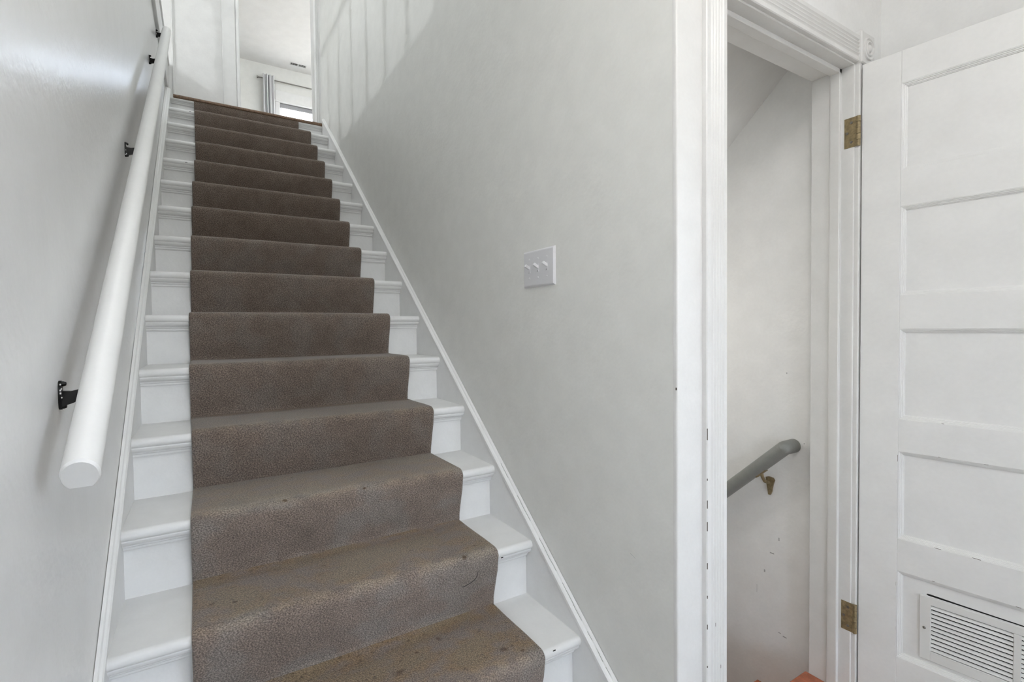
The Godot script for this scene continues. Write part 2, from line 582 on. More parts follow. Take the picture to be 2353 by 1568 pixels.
	extrude(st, [Vector2(-0.03, 0), Vector2(0.03, 0), Vector2(0.034, 0.02), Vector2(0.024, 0.042), Vector2(0, 0.05), Vector2(-0.024, 0.042), Vector2(-0.034, 0.02)],
		P(-0.29, 2.7, 2.05), Vector3.RIGHT, Vector3.UP, Vector3(0, 0, -(TOP_Z - 2.05)), 50.0)
	part(b, "handrail", st, M.trim)
	st = tool()
	lathe(st, [Vector2(0, 0), Vector2(0.022, 0), Vector2(0.022, 0.12), Vector2(0.014, 0.15), Vector2(0.02, 0.2), Vector2(0.024, 0.28), Vector2(0.016, 0.42), Vector2(0.014, 0.5), Vector2(0.022, 0.54), Vector2(0.022, 0.655), Vector2(0, 0.655)], Vector3.ZERO, Vector3.UP, 12)
	var bm: ArrayMesh = st.commit()
	var z := 2.2
	while z < TOP_Z - 0.05:
		var mi := part(b, "baluster", bm, M.trim)
		mi.position = P(-0.29, 2.045, z)
		z += 0.24

# ------------------------------------------------------------------ staircase
func step_y(k: int) -> float:
	return NOSE_Y + RISE * k

func step_z(k: int) -> float:
	return NOSE_Z + RUN * k

func skirt_left(z: float) -> float:
	return -0.195 + 0.0055 * maxf(0.0, z - 1.3)

func make_staircase() -> void:
	var s := thing("staircase", "white painted wooden staircase climbing between two walls under a brown runner", "stairs", P(0.35, FLOOR_Y, step_z(-1)))
	var o := -s.position
	# tread: rounded nosing, flat top (local: a back along the stairs, b up)
	var prof := []
	for i in 9:
		var a := PI * 0.5 + PI * i / 8.0
		prof.append(Vector2(0.0145 + cos(a) * 0.0145, -0.0145 + sin(a) * 0.0145))
	prof.append(Vector2(0.32, -0.029))
	prof.append(Vector2(0.32, 0))
	var back := Vector3(0, 0, -1)
	var xl := -0.2
	var xr := 0.9
	var st := tool()
	extrude(st, prof, Vector3.ZERO, back, Vector3.UP, Vector3(xr - xl, 0, 0), 40.0)
	var tread_mesh: ArrayMesh = st.commit()
	# bed moulding under the nosing
	st = tool()
	var mould := [Vector2(OVERHANG + 0.004, -0.028), Vector2(0.009, -0.028), Vector2(0.0085, -0.031), Vector2(0.0105, -0.036), Vector2(0.0155, -0.041), Vector2(0.021, -0.0445), Vector2(0.025, -0.0455), Vector2(0.0255, -0.049), Vector2(0.0285, -0.052), Vector2(0.031, -0.0525), Vector2(0.0315, -0.058), Vector2(0.034, -0.0615), Vector2(OVERHANG + 0.004, -0.0625)]
	extrude(st, mould, Vector3.ZERO, back, Vector3.UP, Vector3(xr - xl, 0, 0), 25.0)
	var mould_mesh: ArrayMesh = st.commit()
	st = tool()
	cbox(st, Vector3(0, -RISE, 0), Vector3(xr - xl, -0.02, -0.018), 0.0)
	var riser_mesh: ArrayMesh = st.commit()
	for k in range(STEP_FIRST, STEP_LAST + 1):
		var mi: MeshInstance3D
		if k < STEP_LAST:
			mi = part(s, "tread", tread_mesh, M.trim)
			mi.position = o + P(xl, step_y(k), step_z(k))
		mi = part(s, "moulding", mould_mesh, M.trim)
		mi.position = o + P(xl, step_y(k), step_z(k))
		mi = part(s, "riser", riser_mesh, M.trim)
		mi.position = o + P(xl, step_y(k), step_z(k) + OVERHANG)
	# wooden edge of the landing
	st = tool()
	var lp := []
	for i in 9:
		var a := PI * 0.5 + PI * i / 8.0
		lp.append(Vector2(0.014 + cos(a) * 0.014, -0.014 + sin(a) * 0.014))
	lp.append(Vector2(0.135, -0.028))
	lp.append(Vector2(0.135, 0))
	extrude(st, lp, o + P(-0.16, UP_FLOOR, step_z(14)), back, Vector3.UP, Vector3(1.055, 0, 0), 40.0)
	part(s, "landing_nosing", st, M.wood, "bare brown wooden edge of the upper landing")
	# skirt boards along both walls, each with a cap moulding
	var slope := Vector2(RUN, RISE).normalized()
	var z0 := step_z(-1) - 0.06
	for side in [-1.0, 1.0]:
		st = tool()
		var top := func(z: float) -> float:
			return NOSE_Y + (z - NOSE_Z) * RISE / RUN + 0.022
		var z1 := 4.49
		var zm := 2.2
		var xa: float = WALL_R - 0.018 if side > 0 else 0.0
		# face made of two pieces so that the left one follows the uneven wall
		var zs := [z0, zm, 3.2, z1]
		for i in 3:
			var za: float = zs[i]
			var zb: float = zs[i + 1]
			var fa: float = xa if side > 0 else skirt_left(za)
			var fb: float = xa if side > 0 else skirt_left(zb)
			var w: float = WALL_R - 0.0015 if side > 0 else WALL_L + 0.0015
			var dn := 0.36
			var q := [o + P(fa, top.call(za) - dn, za), o + P(fb, top.call(zb) - dn, zb), o + P(fb, top.call(zb), zb), o + P(fa, top.call(za), za)]
			var r := [o + P(w, top.call(za) - dn, za), o + P(w, top.call(zb) - dn, zb), o + P(w, top.call(zb), zb), o + P(w, top.call(za), za)]
			flat_face(st, q, Vector3(-side, 0, 0))
			flat_face(st, [q[3], q[2], r[2], r[3]], Vector3.UP)
			if i == 0:
				flat_face(st, [q[0], q[3], r[3], r[0]], Vector3(0, 0, 1))
			if i == 2:
				flat_face(st, [q[1], q[2], r[2], r[1]], Vector3(0, 0, -1))
		var sk := part(s, "skirt_board", st, M.trim)
		st = tool()
		var along := Vector3(0, slope.y, -slope.x)
		var nrm := Vector3(0, slope.x, slope.y)
		for i in 3:
			var za: float = zs[i]
			var zb: float = zs[i + 1]
			var fa: float = xa if side > 0 else skirt_left(za)
			var fb: float = xa if side > 0 else skirt_left(zb)
			var w: float = WALL_R - 0.0015 if side > 0 else WALL_L + 0.0015
			var a := o + P(w, top.call(za), za)
			var e := o + P(w, top.call(zb), zb) - a
			var da: float = absf(fa - w) + 0.003
			var db: float = absf(fb - w) + 0.003
			var sh := Vector3(-side, 0, 0)
			var rows := []
			for k in [[1.0, -0.004], [1.05, 0.0], [1.05, 0.009], [0.85, 0.0125], [0.55, 0.014], [0.4, 0.0175], [0.0, 0.019]]:
				rows.append([a + sh * (da * k[0]) + nrm * k[1], a + e + sh * (db * k[0]) + nrm * k[1]])
			for k in range(rows.size() - 1):
				var mid: Vector3 = sh * (1.0 if k < 2 else 0.4) + nrm * (-1.0 if k == 0 else 0.6)
				flat_face(st, [rows[k][0], rows[k][1], rows[k + 1][1], rows[k + 1][0]], mid)
		part(sk, "cap_moulding", st, M.trim)

# ------------------------------------------------------------------ stair runner
var soil_patches := []
var pile_normal: ImageTexture

func runner_profile(k0: int, k1: int) -> Array:
	# [z, y, step index as float, place on the step 0..1] walking up the flight
	var out := []
	var th := 0.012
	for k in range(k0, k1 + 1):
		var y := step_y(k)
		var z := step_z(k)
		var yb := step_y(k - 1) + th
		var zr := z + OVERHANG - th
		# riser face, leaning in towards its foot
		out.append([zr - 0.002, yb - (0.007 if k == k0 else -0.001), k, 0.0])
		out.append([zr - 0.006, yb + 0.018, k, 0.06])
		out.append([zr - 0.014, yb + 0.05, k, 0.14])
		out.append([zr - 0.0235, yb + 0.085, k, 0.24])
		out.append([zr - 0.033, yb + 0.115, k, 0.33])
		if k == STEP_LAST:           # the top length is tucked under the wooden landing edge
			out.append([zr - 0.03, yb + 0.13, k, 0.38])
			out.append([zr - 0.03, y - 0.0295, k, 0.42])
			continue
		# round the nosing
		var r := 0.027
		var cz := z + r - th
		var cy := y + th - r
		for i in 9:
			var a := PI * 0.97 - (PI * 0.47) * i / 8.0
			out.append([cz + cos(a) * r, cy + sin(a) * r, k, 0.42 + 0.12 * i / 8.0])
		if k == k1:
			out.append([step_z(k + 1) + OVERHANG - th - 0.004, y + th, k, 1.0])
		else:
			out.append([z + 0.08, y + th + 0.001, k, 0.66])
			out.append([z + 0.15, y + th, k, 0.8])
			out.append([z + 0.21, y + th, k, 0.92])
	return out

const EDGE_L := [-0.041, -0.041, -0.044, -0.042, -0.049, -0.051, -0.048, -0.046, -0.044, -0.041, -0.031, -0.024, -0.027, -0.028, -0.03]
const EDGE_R := [0.764, 0.762, 0.762, 0.757, 0.751, 0.747, 0.747, 0.749, 0.749, 0.752, 0.758, 0.763, 0.761, 0.76, 0.708]

func runner_image(w: int, h: int, seed_value: int, length: float, prof: Array, lens: Array, worn: float) -> ImageTexture:
	var mk := func(sd: int, fx: float, oct: int) -> PackedByteArray:
		var n := FastNoiseLite.new()
		n.seed = sd
		n.frequency = fx
		n.fractal_octaves = oct
		var im := n.get_image(w, h)
		im.convert(Image.FORMAT_L8)
		return im.get_data()
	var ppm := h / length
	var cloud: PackedByteArray = mk.call(seed_value, 5.0 / ppm, 4)
	var blot: PackedByteArray = mk.call(seed_value + 1, 16.0 / ppm, 3)
	var grain: PackedByteArray = mk.call(seed_value + 2, 0.21, 3)
	var fleck: PackedByteArray = mk.call(seed_value + 3, 55.0 / ppm, 2)
	var nim := Image.create_from_data(w, h, false, Image.FORMAT_L8, grain)
	nim.convert(Image.FORMAT_RGBA8)
	nim.bump_map_to_normal_map(3.0)
	nim.generate_mipmaps()
	pile_normal = ImageTexture.create_from_image(nim)
	var out := PackedByteArray()
	out.resize(w * h * 3)
	var seg := 0
	for y in h:
		var s := length * (y + 0.5) / h
		while seg < lens.size() - 2 and lens[seg + 1] < s:
			seg += 1
		var f := clampf((s - lens[seg]) / maxf(1e-5, lens[seg + 1] - lens[seg]), 0.0, 1.0)
		var place: float = lerpf(prof[seg][3], prof[seg + 1][3] if prof[seg + 1][3] >= prof[seg][3] else 1.0, f)
		var step: float = prof[seg][2]
		# soil trodden into the treads of the lowest steps, sandy wear along the nosings
		var low: float = clampf((4.2 - step) / 4.0, 0.0, 1.0)
		var on_tread: float = smoothstep(0.5, 0.6, place) * low
		var wear: float = exp(-pow((place - 0.52) / 0.06, 2.0)) * (0.35 + 0.65 * low)
		for x in w:
			var i := y * w + x
			var c := cloud[i] / 255.0
			var b := blot[i] / 255.0
			var g := grain[i] / 255.0 - 0.5
			var fl := fleck[i] / 255.0
			var r0 := 0.395 + worn * 0.1  # base tone set per length: lighter low down, darker higher up
			var g0 := 0.348 + worn * 0.1
			var b0 := 0.312 + worn * 0.102
			# greyed patches
			var gp := smoothstep(0.42, 0.72, c) * worn
			r0 += -0.012 * gp; g0 += 0.006 * gp; b0 += 0.016 * gp
			var sand := wear * smoothstep(0.25, 0.62, b)
			r0 += 0.055 * sand; g0 += 0.045 * sand; b0 += 0.02 * sand
			var soil := on_tread * smoothstep(0.25, 0.62, c * 0.6 + b * 0.4)
			r0 -= 0.012 * soil; g0 -= 0.042 * soil; b0 -= 0.096 * soil
			var spot := on_tread * smoothstep(0.66, 0.8, fl * 0.72 + b * 0.28)
			var k := 1.0 + g * 0.85 + (c - 0.5) * 0.12 + (b - 0.5) * 0.1
			k *= 1.0 - 0.2 * spot
			out[i * 3] = clampi(int(r0 * k * 255.0), 0, 255)
			out[i * 3 + 1] = clampi(int(g0 * k * 255.0), 0, 255)
			out[i * 3 + 2] = clampi(int(b0 * k * 255.0), 0, 255)
	var im := Image.create_from_data(w, h, false, Image.FORMAT_RGB8, out)
	# dark stains seen on the lower treads: [x across, step, place, radius]
	if worn > 0.5:
		for sp in soil_patches:
			var s := 0.0
			for i in range(prof.size() - 1):
				if prof[i][2] == sp[1] and prof[i][3] <= sp[2] and (prof[i + 1][3] >= sp[2] or prof[i + 1][2] != sp[1]):
					var hi: float = prof[i + 1][3] if prof[i + 1][2] == sp[1] else 1.0
					s = lerpf(lens[i], lens[i + 1], (sp[2] - prof[i][3]) / maxf(1e-5, hi - prof[i][3]))
			var cx := int(sp[0] * w)
			var cy := int(s / length * h)
			var rr := int(sp[3] * ppm)
			for dy in range(-rr * 2, rr * 2 + 1):
				for dx in range(-rr * 2, rr * 2 + 1):
					var xx := cx + dx
					var yy := cy + dy
					if xx < 0 or yy < 0 or xx >= w or yy >= h:
						continue
					var n := fleck[yy * w + xx] / 255.0
					var d := Vector2(dx, dy).length() / rr
					var dep := clampf(1.0 - d / (0.5 + n * 1.1), 0.0, 1.0)
					if dep > 0.0:
						var px := im.get_pixel(xx, yy)
						dep = minf(dep * 1.6, 1.0)
						im.set_pixel(xx, yy, Color(px.r * (1.0 - 0.3 * dep), px.g * (1.0 - 0.36 * dep), px.b * (1.0 - 0.44 * dep)))
	im.generate_mipmaps()
	return ImageTexture.create_from_image(im)

func runner_material(tex: Texture2D, seed_value: int, len_m: float) -> StandardMaterial3D:
	var m := StandardMaterial3D.new()
	m.albedo_texture = tex
	m.roughness = 0.95
	m.metallic_specular = 0.15
	m.rim_enabled = true
	m.rim = 0.6
	m.rim_tint = 0.6
	m.normal_enabled = true
	m.normal_texture = pile_normal
	m.normal_scale = 0.5
	return m

func make_runner() -> void:
	soil_patches = [[0.06, 1, 0.72, 0.008], [0.12, 1, 0.68, 0.006], [0.43, 1, 0.6, 0.006], [0.85, 1, 0.5, 0.009], [0.92, 1, 0.6, 0.006], [0.3, 1, 0.9, 0.005], [0.7, 1, 0.75, 0.005],
		[0.29, 2, 0.5, 0.007], [0.57, 2, 0.48, 0.005], [0.55, 0, 0.75, 0.012], [0.88, 0, 0.62, 0.012], [0.93, 0, 0.56, 0.007], [0.63, 0, 0.85, 0.006], [0.45, 0, 0.6, 0.006], [0.72, 0, 0.9, 0.009], [0.25, 3, 0.6, 0.004], [0.35, 2, 0.9, 0.005]]
	var arr := ArrayMesh.new()
	var wob := FastNoiseLite.new()
	wob.seed = 5
	wob.frequency = 3.0
	var mats := []
	var at := P(0.36, FLOOR_Y, step_z(-1))
	for seg in [[-1, 2, 1.0, 101], [3, 7, 0.6, 202], [8, STEP_LAST, 0.2, 303]]:
		var prof := runner_profile(seg[0], seg[1])
		if seg[1] < STEP_LAST:       # each length meets the next one in the corner of a step
			prof[-1] = [step_z(seg[1] + 1) + OVERHANG - 0.012 + 0.006, step_y(seg[1]) + 0.012 + 0.001, seg[1], 1.0]
		var lens := [0.0]
		for i in range(1, prof.size()):
			lens.append(lens[i - 1] + Vector2(prof[i][0] - prof[i - 1][0], prof[i][1] - prof[i - 1][1]).length())
		var length: float = lens[-1]
		var tex := runner_image(704, 2048, seg[3], length, prof, lens, seg[2])
		mats.append(runner_material(tex, seg[3], length))
		var st := tool()
		var cols := 28
		var th := 0.0115
		var grid := []
		for i in prof.size():
			var p: Array = prof[i]
			var i0 := maxi(0, i - 1)
			var i1 := mini(prof.size() - 1, i + 1)
			var tz: float = prof[i1][0] - prof[i0][0]
			var ty: float = prof[i1][1] - prof[i0][1]
			var nn := Vector2(-ty, tz).normalized()      # outward (z, y)
			var k: int = clampi(int(p[2]), 0, 14)
			var kn: int = clampi(k + 1, 0, 14)
			var mixk: float = clampf((p[3] - 0.6) / 0.4, 0.0, 1.0)
			var xl: float = lerpf(EDGE_L[k], EDGE_L[kn], mixk)
			var xr: float = lerpf(EDGE_R[k], EDGE_R[kn], mixk)
			var row := []
			# edge columns roll down to the wood
			var us := [[0.0, -0.85], [0.0, -0.45], [0.003, -0.14], [0.009, 0.0]]
			for u in us:
				row.append([xl + u[0], u[1]])
			for c in range(1, cols):
				row.append([lerpf(xl + 0.009, xr - 0.009, float(c) / cols), 0.0])
			for u in range(us.size() - 1, -1, -1):
				row.append([xr - us[u][0], us[u][1]])
			var pts := []
			for c in row:
				var wv: float = wob.get_noise_3d(c[0] * 2.0, p[0] * 2.0, p[1] * 2.0) * 0.0025
				var d: float = c[1] * th + (wv if c[1] == 0.0 else 0.0)
				pts.append(P(c[0], p[1] + nn.y * d, p[0] + nn.x * d) - at)
			grid.append(pts)
		var nc: int = grid[0].size()
		for i in prof.size():
			for c in nc:
				st.set_uv(Vector2((grid[i][c].x + 0.41) / 0.82, lens[i] / length))
				st.add_vertex(grid[i][c])
		for i in range(prof.size() - 1):
			for c in range(nc - 1):
				var a := i * nc + c
				var b := a + 1
				var d := a + nc
				var e := d + 1
				for q in [a, d, b, b, d, e]:
					st.add_index(q)
		st.generate_normals()
		st.generate_tangents()
		st.commit(arr)
	for i in 3:
		arr.surface_set_material(i, mats[i])
	var r := MeshInstance3D.new()
	r.name = "stair_runner"
	r.mesh = arr
	add_child(r)
	r.position = at
	r.set_meta("label", "worn taupe brown carpet runner laid down the middle of the white stairs")
	r.set_meta("category", "carpet")

# ------------------------------------------------------------------ cellar doorway
const JAMB_L := 1.075
const JAMB_R := 1.725
const HEAD := 0.803
const JAMB_BACK := 0.886

func reeded(width: float) -> Array:
	# cross-section of the fluted casing: (across, out from the wall)
	var out := [Vector2(0, 0), Vector2(0, 0.011), Vector2(0.002, 0.0135), Vector2(0.012, 0.0135)]
	var n := 5
	var w := (width - 0.024) / n
	for i in n:
		var a := 0.012 + w * i
		out.append(Vector2(a + w * 0.1, 0.0135))
		for j in 5:
			var t := (j + 0.5) / 5.0
			out.append(Vector2(a + w * (0.12 + 0.76 * t), 0.0135 - sin(t * PI) * 0.004))
		out.append(Vector2(a + w * 0.9, 0.0135))
	out.append(Vector2(width - 0.002, 0.0135))
	out.append(Vector2(width, 0.011))
	out.append(Vector2(width, 0))
	return out

func make_cellar_doorway() -> void:
	var t := struct("trim_5", "white fluted casing and jambs of the cellar doorway")
	var out := Vector3(0, 0, 1)
	var st := tool()
	var cw := 0.077
	extrude(st, reeded(cw), P(0.998, FLOOR_Y, DOOR_Z), Vector3.RIGHT, out, Vector3(0, 0.805 - FLOOR_Y, 0), 35.0)
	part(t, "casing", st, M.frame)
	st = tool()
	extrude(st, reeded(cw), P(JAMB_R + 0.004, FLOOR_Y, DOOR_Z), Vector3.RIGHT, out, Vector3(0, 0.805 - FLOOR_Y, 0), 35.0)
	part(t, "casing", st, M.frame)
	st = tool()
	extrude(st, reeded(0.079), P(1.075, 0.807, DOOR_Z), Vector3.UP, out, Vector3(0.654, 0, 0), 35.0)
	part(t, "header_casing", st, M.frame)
	for x in [0.9945, 1.7255]:
		st = tool()
		lbox(st, x, x + 0.084, 0.803, 0.9, DOOR_Z - 0.02, DOOR_Z, 0.003)
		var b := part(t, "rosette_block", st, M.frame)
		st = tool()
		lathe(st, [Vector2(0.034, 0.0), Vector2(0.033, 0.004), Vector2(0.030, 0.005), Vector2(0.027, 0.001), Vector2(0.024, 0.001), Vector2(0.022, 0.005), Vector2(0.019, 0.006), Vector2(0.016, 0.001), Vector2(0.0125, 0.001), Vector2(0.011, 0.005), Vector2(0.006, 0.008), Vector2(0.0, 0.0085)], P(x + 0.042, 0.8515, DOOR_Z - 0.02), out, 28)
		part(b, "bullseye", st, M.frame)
	# jambs with their stops
	st = tool()
	lbox(st, JAMB_L - 0.02, JAMB_L, FLOOR_Y, HEAD + 0.02, DOOR_Z, JAMB_BACK, 0.0015)
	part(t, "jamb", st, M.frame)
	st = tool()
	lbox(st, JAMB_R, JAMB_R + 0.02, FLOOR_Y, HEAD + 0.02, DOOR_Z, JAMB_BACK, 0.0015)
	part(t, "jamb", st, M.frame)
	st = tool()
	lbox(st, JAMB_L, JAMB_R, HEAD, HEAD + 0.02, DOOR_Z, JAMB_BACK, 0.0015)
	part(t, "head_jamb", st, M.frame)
	var stop := [Vector2(0, 0), Vector2(0, 0.011), Vector2(0.0015, 0.0125), Vector2(0.025, 0.0125), Vector2(0.029, 0.011), Vector2(0.032, 0.007), Vector2(0.0335, 0.002), Vector2(0.0335, 0)]
	st = tool()
	extrude(st, stop, P(JAMB_R, FLOOR_Y, 0.795), Vector3(0, 0, -1), Vector3.LEFT, Vector3(0, HEAD - FLOOR_Y, 0), 40.0)
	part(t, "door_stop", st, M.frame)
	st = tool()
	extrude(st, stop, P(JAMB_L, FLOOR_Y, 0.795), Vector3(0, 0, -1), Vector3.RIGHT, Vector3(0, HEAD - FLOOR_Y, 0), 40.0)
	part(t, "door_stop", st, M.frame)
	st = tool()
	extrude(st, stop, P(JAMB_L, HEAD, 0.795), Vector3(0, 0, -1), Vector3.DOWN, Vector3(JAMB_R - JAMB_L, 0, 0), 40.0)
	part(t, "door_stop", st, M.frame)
	# sill
	st = tool()
	lbox(st, JAMB_L, JAMB_R, FLOOR_Y, -1.185, DOOR_Z - 0.03, JAMB_BACK + 0.012, 0.004)
	part(t, "sill", st, M.terracotta, "terracotta red painted sill")

func make_cellar() -> void:
	var xb := 1.80
	var st := tool()
	lbox(st, xb, 1.95, -3.6, 1.46, JAMB_BACK, 3.2, 0.0)
	solid("wall_cellar_right", "scuffed white cellar stair wall seen through the doorway", st, M.wall_white)
	st = tool()
	lbox(st, 1.0, xb, -3.6, 0.4, 3.05, 3.2, 0.0)
	solid("wall_cellar_back", "white end wall of the cellar stairs", st, M.wall_white)
	# sloping soffit over the cellar stairs
	st = tool()
	var s := -0.853
	var yc := func(z: float) -> float:
		return 0.876 + s * (z - 1.052)
	var q := [Vector2(JAMB_BACK, yc.call(JAMB_BACK)), Vector2(3.1, yc.call(3.1)), Vector2(3.1, yc.call(3.1) + 0.12), Vector2(JAMB_BACK, yc.call(JAMB_BACK) + 0.12)]
	extrude(st, q, P(0.998, 0, 0), Vector3(0, 0, -1), Vector3.UP, Vector3(xb - 0.998, 0, 0))
	solid("ceiling_cellar", "sloping white soffit over the cellar stairs", st, M.wall_white)
	var c := thing("cellar_stairs", "red painted cellar steps going down behind the doorway", "stairs", P(1.4, -2.4, 1.9))
	for k in 7:
		st = tool()
		var y := -1.185 - 0.19 * (k + 1)
		var z := JAMB_BACK + 0.2 * k
		cbox(st, P(1.002, y - 0.03, z + 0.002) - c.position, P(xb - 0.002, y, z + 0.23) - c.position, 0.004)
		part(c, "tread", st, M.terracotta)
		st = tool()
		cbox(st, P(1.002, y, z + 0.002) - c.position, P(xb - 0.002, y + 0.16, z + 0.02) - c.position, 0.0)
		part(c, "riser", st, M.terracotta)
	st = tool()
	lbox(st, 0.9, 2.0, -3.7, -3.55, 0.8, 3.3, 0.0)
	solid("floor_cellar", "grey cellar floor below the steps", st, M.cellar_rail)
	st = tool()
	lbox(st, 1.0, xb, -3.6, FLOOR_Y - 0.001, 0.78, 0.86, 0.0)
	solid("wall_cellar_front", "white wall under the cellar door sill", st, M.wall_white)

# ------------------------------------------------------------------ panelled door, open towards the photographer
func make_door() -> void:
	var d := struct("door_1", "white five-panel door standing open with a louvred vent at the bottom")
	d.set_meta("category", "door")
	var ang := deg_to_rad(6.7)
	# local axes: x along the leaf from the hinge towards the camera, y up, z into the leaf (away from the viewer)
	var ex := Vector3(sin(ang), 0, cos(ang))
	var ez := Vector3(cos(ang), 0, -sin(ang))
	var tf := Transform3D(Basis(ex, Vector3.UP, ez), P(1.735, 0, 0.742))
	d.transform = tf
	var W := 0.65
	var T := 0.036
	var bot := FLOOR_Y + 0.018
	var top := 0.797
	var pan := [[0.449, 0.703], [0.085, 0.345], [-0.283, -0.015], [-0.641, -0.379], [-1.0, -0.739]]
	var xa := 0.099
	var xb := W - 0.099
	for r in [[0.0, xa], [xb, W]]:
		var st := tool()
		cbox(st, Vector3(r[0], bot, 0), Vector3(r[1], top, T), 0.0018)
		part(d, "stile", st, M.door)
	var edges := [[pan[0][1], top], [pan[1][1], pan[0][0]], [pan[2][1], pan[1][0]], [pan[3][1], pan[2][0]], [pan[4][1], pan[3][0]], [bot, pan[4][0]]]
	for r in edges:
		var st := tool()
		cbox(st, Vector3(xa, r[0], 0.0), Vector3(xb, r[1], T), 0.0006)
		part(d, "rail", st, M.door)
	# sticking round each panel: three small steps down to the panel
	var sec := [Vector2(0, 0.0005), Vector2(0.0022, 0.001), Vector2(0.003, 0.003), Vector2(0.0055, 0.0035), Vector2(0.0063, 0.006), Vector2(0.009, 0.0065), Vector2(0.0098, 0.009), Vector2(0.0118, 0.0095), Vector2(0.012, 0.012)]
	for p in pan:
		var st := tool()
		cbox(st, Vector3(xa + 0.01, p[0] + 0.01, 0.0115), Vector3(xb - 0.01, p[1] - 0.01, T - 0.0115), 0.0)
		var leaf := part(d, "panel", st, M.door)
		st = tool()
		for i in range(sec.size() - 1):
			var a: Vector2 = sec[i]
			var b: Vector2 = sec[i + 1]
			var o0 := [Vector3(xa + a.x, p[0] + a.x, a.y), Vector3(xb - a.x, p[0] + a.x, a.y), Vector3(xb - a.x, p[1] - a.x, a.y), Vector3(xa + a.x, p[1] - a.x, a.y)]
			var o1 := [Vector3(xa + b.x, p[0] + b.x, b.y), Vector3(xb - b.x, p[0] + b.x, b.y), Vector3(xb - b.x, p[1] - b.x, b.y), Vector3(xa + b.x, p[1] - b.x, b.y)]
			for k in 4:
				var j := (k + 1) % 4
				var inw: Vector3 = [Vector3.UP, Vector3.LEFT, Vector3.DOWN, Vector3.RIGHT][k]
				flat_face(st, [o0[k], o0[j], o1[j], o1[k]], inw + Vector3(0, 0, -1))
		part(leaf, "sticking", st, M.door)
	# vent grille in the lowest panel
	var v := Node3D.new()
	v.name = "vent_grille"
	d.add_child(v)
	v.set_meta("label", "white louvred metal vent grille")
	var vx0 := 0.152
	var vx1 := 0.545
	var vy0 := -0.976
	var vy1 := -0.791
	var zf := 0.0045
	var st := tool()
	var holes := [[0.178, 0.346], [0.361, 0.524]]
	var hy0 := -0.947
	var hy1 := -0.813
	# flange with a turned rim
	for r in [[vx0, holes[0][0], vy0, vy1], [holes[1][1], vx1, vy0, vy1], [holes[0][1], holes[1][0], hy0, hy1]]:
		cbox(st, Vector3(r[0], r[2], zf), Vector3(r[1], r[3], 0.013), 0.0014)
	for r in [[vy0, hy0], [hy1, vy1]]:
		cbox(st, Vector3(holes[0][0] - 0.002, r[0], zf), Vector3(holes[1][1] + 0.002, r[1], 0.013), 0.0014)
	part(v, "flange", st, M.vent_paint)
	st = tool()
	cbox(st, Vector3(0.17, -0.955, 0.0106), Vector3(0.53, -0.805, 0.0112), 0.0)  # thin dark sheet in place of the shaded depth behind the slats
	part(v, "dark_backing", st, M.dark)
	var pitch := (hy1 - hy0) / 11.0
	for h in holes:
		for i in 11:
			st = tool()
			var y := hy0 + pitch * (i + 0.5)
			var bl := Transform3D(Basis(Vector3.RIGHT, deg_to_rad(38.0)), Vector3((h[0] + h[1]) * 0.5, y, 0.0073))
			cbox(st, Vector3(-(h[1] - h[0]) * 0.5, -0.0046, -0.0006), Vector3((h[1] - h[0]) * 0.5, 0.0046, 0.0006), 0.0004, bl)
			part(v, "slat", st, M.vent_paint)
	for x in [0.1635, 0.534]:
		st = tool()
		lathe(st, [Vector2(0.0042, 0), Vector2(0.0042, 0.0008), Vector2(0.003, 0.002), Vector2(0, 0.0024)], Vector3(x, -0.883, zf), Vector3(0, 0, -1), 14)
		part(v, "screw", st, M.steel)
	# gap cut above the vent
	st = tool()
	extrude(st, [Vector2(0.166, -0.7865), Vector2(0.168, -0.7842), Vector2(0.173, -0.7835), Vector2(0.25, -0.7855), Vector2(0.545, -0.7895), Vector2(0.545, -0.791), Vector2(0.17, -0.789)], Vector3(0, 0, 0.0111), Vector3.RIGHT, Vector3.UP, Vector3(0, 0, 0.0008))
	part(v, "gap", st, M.dark)
	# hinges: leaf let into the jamb, knuckle at the door edge
	for y in [0.597, -0.932]:
		st = tool()
		var hh := 0.046
		var o := tf.affine_inverse()
		cbox(st, P(JAMB_R - 0.0012, y - hh, 0.752), P(JAMB_R + 0.001, y + hh, 0.786), 0.0004, o)
		var hn := part(d, "hinge", st, M.brass, "tarnished brass hinge with paint specks")
		st = tool()
		for i in 5:
			var a := P(JAMB_R + 0.0015, y - hh + 0.0184 * i + 0.0006, 0.7475)
			rod(st, o * a, o * (a + Vector3(0, 0.0172, 0)), 0.0062, 12)
		part(hn, "knuckle", st, M.brass)
		for s in [[0.03, 0.766], [0.0, 0.778], [-0.03, 0.766]]:
			st = tool()
			lathe(st, [Vector2(0.0042, 0), Vector2(0.004, 0.0008), Vector2(0, 0.0012)], o * P(JAMB_R - 0.0012, y + s[0], s[1]), o.basis * Vector3.LEFT, 12)
			part(hn, "screw", st, M.steel)

